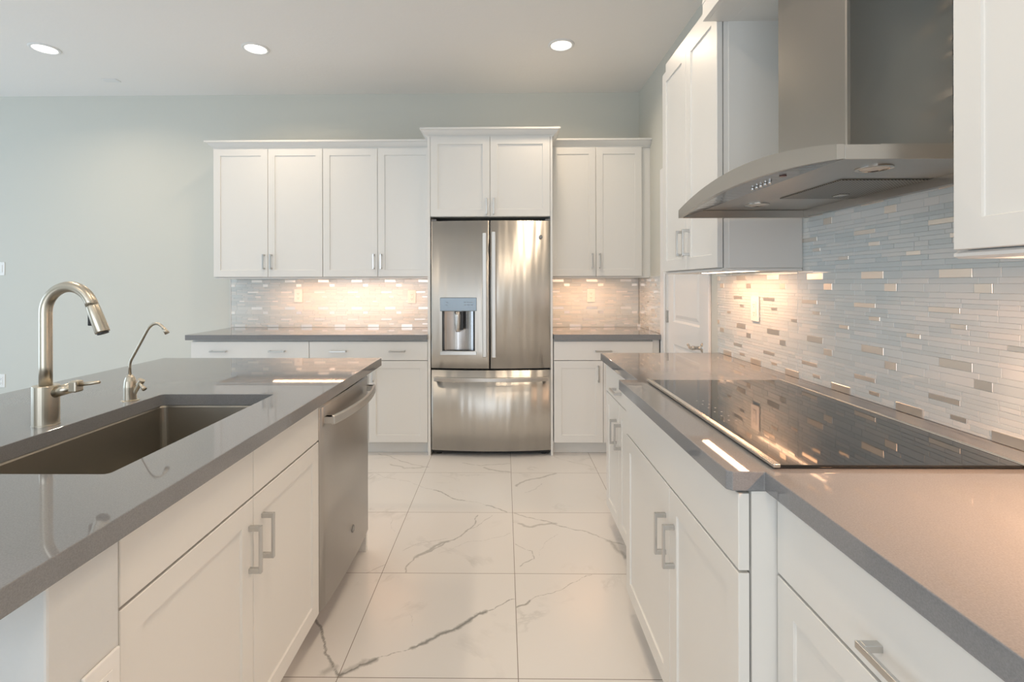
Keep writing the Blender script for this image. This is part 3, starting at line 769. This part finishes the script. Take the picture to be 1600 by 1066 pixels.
# water dispenser
yd = fy(-.24)
dp = obj('dispenser_panel', box(HOLE[0]-.014, HOLE[1]+.014, yd-.010, yd+.02, 1.090, 1.192), dispm, ld, bevel=.004); dp['label'] = 'blue-grey glass control panel'
bm = bmesh.new(); x0, x1, z0, z1 = HOLE; n = 16; a = []
for i in range(n+1):
    t_ = i/n; x = x0+.001+(x1-x0-.002)*t_; y = yd+.008+.045*math.sin(PI*t_)**.6
    a.append((bm.verts.new((x, y, z0)), bm.verts.new((x, y, z1))))
for p, q in zip(a, a[1:]): bm.faces.new((p[0], q[0], q[1], p[1]))
bx(bm, x0, x1, yd+.004, .045, z0-.004, z0-.0005); bx(bm, x0, x1, yd+.004, .045, z1+.0005, z1+.004)
obj('dispenser_recess', bm, steel('recess_steel', (.56,.55,.55), .25, .5, (60,60,2)), ld, recalc=False)
for xx in (x0+.0005, x1-.0105): obj('recess_cheek', box(xx, xx+.010, yd+.001, yd+.02, z0, z1), dark, ld)
bm = bmesh.new(); lathe(bm, [(.017,.0),(.020,.01),(.022,.06),(.024,.12),(.024,.15)], 20, ((x0+x1)/2-.005, yd+.012, .935)); obj('dispenser_spout', bm, nickel, ld, smooth=True)
obj('paddle', box((x0+x1)/2+.014, (x0+x1)/2+.034, yd+.006, yd+.014, .95, 1.088), dark, ld)
obj('drip_tray', box(x0-.014, x1+.012, yd-.012, yd+.03, .762, .790), pullm, ld, bevel=.003)
pp = mat('panel_print', (.25,.28,.32), .5)
for xx in (x0+.03, x0+.165, x0+.19, x0+.215):
    for zz in (1.135, 1.155): obj('panel_mark', box(xx, xx+.016, yd-.0106, yd-.0101, zz, zz+.004), pp, dp)
def badge(parent, loc, rot, r):
    b_ = bmesh.new(); lathe(b_, [(r,0),(r,.0015),(r*.86,.0022),(r*.84,.0012),(.0001,.0012)], 32, loc, rot); o = obj('badge', b_, mat('badge_metal', (.33,.32,.31), .3, 1), parent)
    cu = bpy.data.curves.new('monogram', 'FONT'); cu.body = 'GE'; cu.size = r*1.05; cu.align_x = 'CENTER'; cu.align_y = 'CENTER'; cu.extrude = .0004; cu.shear = .3
    me_o = bpy.data.objects.new('tmp', cu); COL.objects.link(me_o); bpy.context.view_layer.update()
    me = bpy.data.meshes.new_from_object(me_o.evaluated_get(bpy.context.evaluated_depsgraph_get())); bpy.data.objects.remove(me_o)
    me.transform(Matrix.Translation(loc) @ rot @ Matrix.Translation((0,0,.0019)))
    q = bpy.data.objects.new('monogram', me); me.materials.append(pullm); COL.objects.link(q); q.parent = o
    return o
badge(rd, (.374, fy(.374)+.0005, 1.645), Matrix.Rotation(math.atan(2*BUL*.374/FH**2)*1.0, 4, 'Z') @ Matrix.Rotation(PI/2, 4, 'X'), .014)
for x in (-.40, .40): 
    bm = bmesh.new(); lathe(bm, [(.022,0),(.022,.030)], 16, (x, .07, .0005)); obj('foot', bm, rubber, fr)
obj('kick_grille', box(-.44, .44, .040, .0545, .012, .044), dark, fr)
for x0_, x1_ in ((-.449, -.41), (.41, .449)): obj('hinge_cover', box(x0_, x1_, .004, .10, 1.767, 1.782), grey, fr, bevel=.003)

# ------------------------------------------------------------------ island
IX = -.66
ISX0, ISX1, ISY0, ISY1 = -1.766, -.635, .36, 2.572
SX0, SX1, SY0, SY1 = -1.192, -.800, 1.000, 1.727
# worktop with a sink cut-out (rounded corners)
def rrect(x0, x1, y0, y1, r, n=5):
    out = []
    for cx_, cy_, a0 in ((x1-r, y0+r, -PI/2), (x1-r, y1-r, 0), (x0+r, y1-r, PI/2), (x0+r, y0+r, PI)):
        for i in range(n+1): a = a0+PI/2*i/n; out.append((cx_+r*math.cos(a), cy_+r*math.sin(a)))
    return out
bm = bmesh.new()
inner = rrect(SX0, SX1, SY0, SY1, .012); nI = len(inner)
outer = [(ISX1, ISY0), (ISX1, ISY1), (ISX0, ISY1), (ISX0, ISY0)]
q = nI//4
for z in (TC-.0398, TC-.0001):
    vi = [bm.verts.new((x, y, z)) for x, y in inner]; vo_ = [bm.verts.new((x, y, z)) for x, y in outer]
    for s in range(4):
        seg_ = vi[s*q:(s+1)*q]
        # fan of the rounded corner to the outer corner, then quad to the next
        for i in range(len(seg_)-1): bm.faces.new((vo_[s], seg_[i], seg_[i+1]))
        nxt = vi[((s+1)*q) % nI]
        bm.faces.new((vo_[s], seg_[-1], nxt, vo_[(s+1)%4]))
    if z < TC-.01: lo = (vi, vo_)
    else: hi = (vi, vo_)
for a, c in zip(lo, hi):
    n_ = len(a)
    for i in range(n_): bm.faces.new((a[i], a[(i+1)%n_], c[(i+1)%n_], c[i]))
tag(obj('quartz_countertop', bm, quartz, bevel=.0018), 'grey quartz island worktop with the undermount sink opening', 'countertop', 'grey quartz worktops')
# sink bowl
sk = root('kitchen_sink', ((SX0+SX1)/2, (SY0+SY1)/2, TC-.04), 0, label='undermount stainless steel single bowl sink in the island', cat='sink')
hx, hy = (SX1-SX0)/2+.004, (SY1-SY0)/2+.004
bm = bmesh.new(); rings = []
for ex, z, rr in ((.022, -.0015, .02), (.0, -.0015, .02), (-.002, -.006, .02), (-.006, -.19, .025), (-.018, -.212, .03), (-.05, -.222, .04)):
    rings.append([bm.verts.new((x, y, z)) for x, y in rrect(-hx-ex, hx+ex, -hy-ex, hy+ex, rr, 5)])
for a, c in zip(rings, rings[1:]):
    for i in range(len(a)): bm.faces.new((a[i], a[(i+1)%len(a)], c[(i+1)%len(a)], c[i]))
bm.faces.new(rings[-1])
o = obj('bowl', bm, sinkm, sk, smooth=False)
md = o.modifiers.new('thick', 'SOLIDIFY'); md.thickness = .0012; md.offset = -1
bm = bmesh.new(); lathe(bm, [(.045,0),(.045,.002),(.036,.003),(.034,-.004),(.0001,-.004)], 28, (0, .02, -.2205)); obj('drain', bm, nickel, sk)
# island cabinets (facing +X, local x runs away from the camera)
IR = PI/2
IK = .115
w_ = 1.766-.847; m_ = 1.3045-.847
f = [('false', G, m_-G, .742, BH-.006, []), ('false', m_+G, w_-G, .742, BH-.006, []),
     ('door', G, m_-G, IK+.012, .736, [(m_-.022, .612, 'v')]), ('door', m_+G, w_-G, IK+.012, .736, [(m_+.048, .614, 'v')])]
cabinet('sink_cabinet', 'white two-door sink base cabinet in the island', 'cabinet', (IX, .847, 0), IR, w_, BH-.0005, .60, f, kick=IK, top=False)
cabinet_end = root('island_end_panel', (IX, 2.4085, 0), IR, label='white end panel closing the island beyond the dishwasher', cat='panel')
obj('panel', box(0, .022, .012, .60, .0, BH-.0005), white, cabinet_end, bevel=.001)
# knee wall with an outlet at the near end and behind the cabinets
bm = bmesh.new(); prism(bm, [(IX+.012, .698), (IX+.012, .832), (IX-.602, .832), (IX-.602, 2.4305), (IX-.72, 2.4305), (IX-.72, .698)], 0.0005, BH-.0005)
kw = obj('island_knee_wall', bm, knee, bevel=.004); tag(kw, 'painted textured knee wall forming the near end of the island', 'wall')
obj('filler_strip', box(IX-.04, IX-.022, .8322, .8465, .001, BH-.001), white, kw)

# dishwasher
dwr = root('dishwasher', (IX, 1.770, 0), IR, label='stainless steel dishwasher built into the island', cat='dishwasher')
DW = 2.4055-1.770
obj('tub', box(.006, DW-.006, .03, .58, .11, BH-.004), grey, dwr)
bm = bmesh.new(); nx = 20; a = []
def dwy(x): return -.006-.012*(1-((x-DW/2)/(DW/2))**2)
xs = [.002+(DW-.004)*i/nx for i in range(nx+1)]
for x in xs:
    y = dwy(x); e = .008 if x in (xs[0], xs[-1]) else 0
    a.append([bm.verts.new(p) for p in ((x, y+e, .128), (x, y+e, .852), (x, y+e+.006, .862), (x, .029, .862), (x, .029, .128))])
for p, q_ in zip(a, a[1:]):
    for k in range(5): bm.faces.new((p[k], p[(k+1)%5], q_[(k+1)%5], q_[k]))
bm.faces.new(a[0]); bm.faces.new(a[-1])
dd = obj('door', bm, dwm, dwr)
for p in dd.data.polygons: p.use_smooth = abs(p.normal.y) > .9
bm = bmesh.new(); a = []
for i in range(21):
    x = .03+(DW-.06)*i/20; t_ = (i/10-1); y = dwy(x)-.026-.024*(1-t_*t_)
    a.append([bm.verts.new(p) for p in ((x, y-.012, .789), (x, y-.010, .817), (x, y, .822), (x, y+.002, .786))])
for p, q_ in zip(a, a[1:]):
    for k in range(4): bm.faces.new((p[k], p[(k+1)%4], q_[(k+1)%4], q_[k]))
bm.faces.new(a[0]); bm.faces.new(a[-1])
for xx in (.03, DW-.055): bx(bm, xx, xx+.025, dwy(xx)-.030, dwy(xx)+.004, .790, .816)
obj('handle', bm, hm, dd, bevel=.003)
obj('toe_panel', box(.002, DW-.002, .077, .093, .002, .125), mat('toe_grey', (.42,.42,.41), .5), dwr)
for xx in (.03, DW-.05): 
    bm = bmesh.new(); lathe(bm, [(.014,0),(.014,.11)], 12, (xx+.01, .14, .0005)); obj('levelling_foot', bm, rubber, dwr)
bb_ = badge(dd, (.335, dwy(.335)-.0002, .262), Matrix.Rotation(PI/2, 4, 'X'), .016)

# ------------------------------------------------------------------ faucets
fc = root('kitchen_faucet', (-1.252, 1.349, TC), 0, label='tall brushed nickel gooseneck pull-down faucet', cat='faucet')
bm = bmesh.new(); lathe(bm, [(.031,0),(.031,.003),(.030,.004),(.030,.106),(.029,.108),(.016,.108)], 40); obj('base', bm, faucm, fc, smooth=False)
A_ = .0655
neck = [(0,0,.105), (0,0,.16), (0,0,.22), (0,0,.27), (0,0,.306)]
for i in range(1, 19):
    a = PI*i/18*.91; neck.append((A_-A_*math.cos(a), 0, .306+.0705*math.sin(a)))
xe, ze = neck[-1][0], neck[-1][2]
dxn, dzn = (neck[-1][0]-neck[-2][0]), (neck[-1][2]-neck[-2][2]); ln = math.hypot(dxn, dzn); dxn, dzn = dxn/ln, dzn/ln
bm = bmesh.new(); tube(bm, neck, .0148, 24); obj('neck', bm, faucm, fc, smooth=True)
h0 = (xe+dxn*.001, 0, ze+dzn*.001); h1 = (xe+dxn*.078+.003, 0, ze+dzn*.078)
bm = bmesh.new(); mid = [tuple(h0[k]+(h1[k]-h0[k])*t_ for k in range(3)) for t_ in (0, .04, .3, .96, 1.0)]
tube(bm, mid, [.0152, .0158, .0163, .0175, .0165], 24); hs = obj('spray_head', bm, faucm, fc, smooth=True)
bm = bmesh.new(); px, pz = h0[0]+(h1[0]-h0[0])*.55, h0[2]+(h1[2]-h0[2])*.5
bx(bm, px-.0245, px-.013, -.006, .006, pz-.018, pz+.014); obj('spray_button', bm, dark, hs, bevel=.002)
bm = bmesh.new(); tube(bm, [(h1[0]+dxn*.0003, 0, h1[2]+dzn*.0003), (h1[0]+dxn*.004, 0, h1[2]+dzn*.004)], .0135, 20); obj('aerator', bm, dark, hs)
bm = bmesh.new(); tube(bm, [(.024,0,.088), (.075,0,.103)], .0145, 20); lv = obj('valve_arm', bm, faucm, fc, smooth=True)
bm = bmesh.new(); bx(bm, .072, .094, -.014, .014, .090, .121); obj('valve_cap', bm, faucm, lv, bevel=.004)
bm = bmesh.new(); tube(bm, [(.092,0,.110), (.12,-.001,.113), (.150,-.002,.117)], [.0055,.005,.004], 12); obj('lever', bm, faucm, lv, smooth=True)

ff = root('filtered_water_tap', (-1.234, 1.632, TC), 0, label='small slim brushed nickel drinking water tap behind the sink', cat='faucet')
bm = bmesh.new(); lathe(bm, [(.026,0),(.026,.002),(.0185,.004),(.0185,.045),(.0165,.065),(.0125,.078),(.008,.084),(.0045,.086)], 28); obj('base', bm, faucm, ff, smooth=False)
bm = bmesh.new(); pts = [(0,0,.084), (-.001,0,.112)]+bez((-.001,0,.112),(0,0,.128),(.004,0,.134),(.012,0,.148), 6)[1:]+[(.04,0,.199), (.058,0,.232)]+bez((.058,0,.232),(.070,0,.252),(.090,0,.262),(.108,0,.243), 10)[1:]+[(.117,0,.231)]
tube(bm, pts, .0045, 14); sp_ = obj('spout', bm, faucm, ff, smooth=True)
bm = bmesh.new(); tube(bm, [(.112,0,.238), (.124,0,.221)], [.006,.0075], 16); obj('spout_tip', bm, faucm, sp_, smooth=True)
bm = bmesh.new(); tube(bm, [(.012,0,.022), (.030,0,.052)], .0075, 16); tube(bm, [(.030,0,.052), (.039,0,.068)], .0105, 16); vv = obj('valve', bm, faucm, ff)
bm = bmesh.new(); tube(bm, [(.030,-.004,.066), (.048,-.012,.050), (.060,-.016,.040)], [.004,.005,.0075], 12); obj('lever', bm, faucm, vv, smooth=True)

# ------------------------------------------------------------------ wall plates
def plate(loc, rz, label, sockets=2, w=.072, h=.118, group='white wall plates', cat='outlet', name='wall_outlet'):
    r = root(name, loc, rz, label=label, cat=cat, group=group)
    obj('cover_plate', box(-w/2, w/2, -.006, -.0002, -h/2, h/2), plast, r, bevel=.002)
    if sockets == 2:
        rc = obj('receptacle', box(-.017, .017, -.0085, -.0061, -.034, .034), plast, r, bevel=.0015)
        bm = bmesh.new()
        for z in (-.019, .019):
            for x in (-.006, .006): bx(bm, x-.001, x+.001, -.0089, -.0086, z-.004, z+.004)
            bx(bm, -.002, .002, -.0089, -.0086, z-.012, z-.009)
        obj('slots', bm, dark, rc)
    else:
        obj('rocker', box(-.017, .017, -.0095, -.0061, -.033, .033), plast, r, bevel=.0015)
    return r
TF = .0078
plate((-1.815, W-TF, 1.192), 0, 'white outlet near the middle of the back wall mosaic, left of the refrigerator')
plate((-.813, W-TF, 1.182), 0, 'white outlet on the back wall mosaic right beside the left of the refrigerator')
plate((.756, W-TF, 1.190), 0, 'white outlet on the back mosaic to the right of the refrigerator')
plate((RX-TF, 2.352, 1.176), R, 'white outlet on the mosaic between pantry door and cooktop')
plate((-4.475, W, 1.438), 0, 'white light switch plate on the bare back wall at the left edge', sockets=1, cat='switch', name='light_switch')
plate((-4.475, W, .442), 0, 'white outlet low on the bare back wall at the left edge')
plate((IX+.0123, .790, .636), PI/2, 'white outlet on the near end of the island')

# ------------------------------------------------------------------ ceiling lamps and vent
def downlight(x, y, label, power=POT):
    r = root('recessed_light', (x, y, HC), 0, label=label, cat='light', group='recessed ceiling lights')
    bm = bmesh.new(); lathe(bm, [(.092,-.0003),(.092,-.003),(.086,-.007),(.074,-.008),(.070,-.004),(.070,-.0003)], 40, cap=False); obj('trim_ring', bm, trimm, r)
    bm = bmesh.new(); lathe(bm, [(.0695,-.0005),(.0695,-.0035),(.05,-.005),(.0001,-.0055)], 40); obj('lens', bm, lens, r)
    a = area('downlight_lamp', (0, 0, -.012), (0, 0, 0), .13, .13, power, WARM, 'DISK'); a.data.spread = math.radians(150); a.parent = r
downlight(-3.25, 3.50, 'round recessed ceiling light at the far left, above bare wall')
downlight(-1.76, 3.525, 'round recessed ceiling light above the left back cabinets')
downlight(.402, 3.51, 'round recessed ceiling light right of the refrigerator cabinet')
downlight(.30, 2.05, 'recessed ceiling light above the aisle beside the cooktop')
downlight(.0, .55, 'recessed ceiling light above the near end of the aisle', power=POT*1.3)
downlight(-1.76, 1.75, 'recessed ceiling light above the island')
downlight(-1.76, -.9, 'recessed ceiling light behind the island')
downlight(.2, -1.6, 'recessed ceiling light behind the camera')
vt = root('ceiling_vent', (-3.215, 4.055, HC), 0, label='small flat white cover plate on the ceiling above the bare wall', cat='cover plate')
obj('plate', box(-.06, .06, -.03, .03, -.006, -.0003), trimm, vt, bevel=.002)
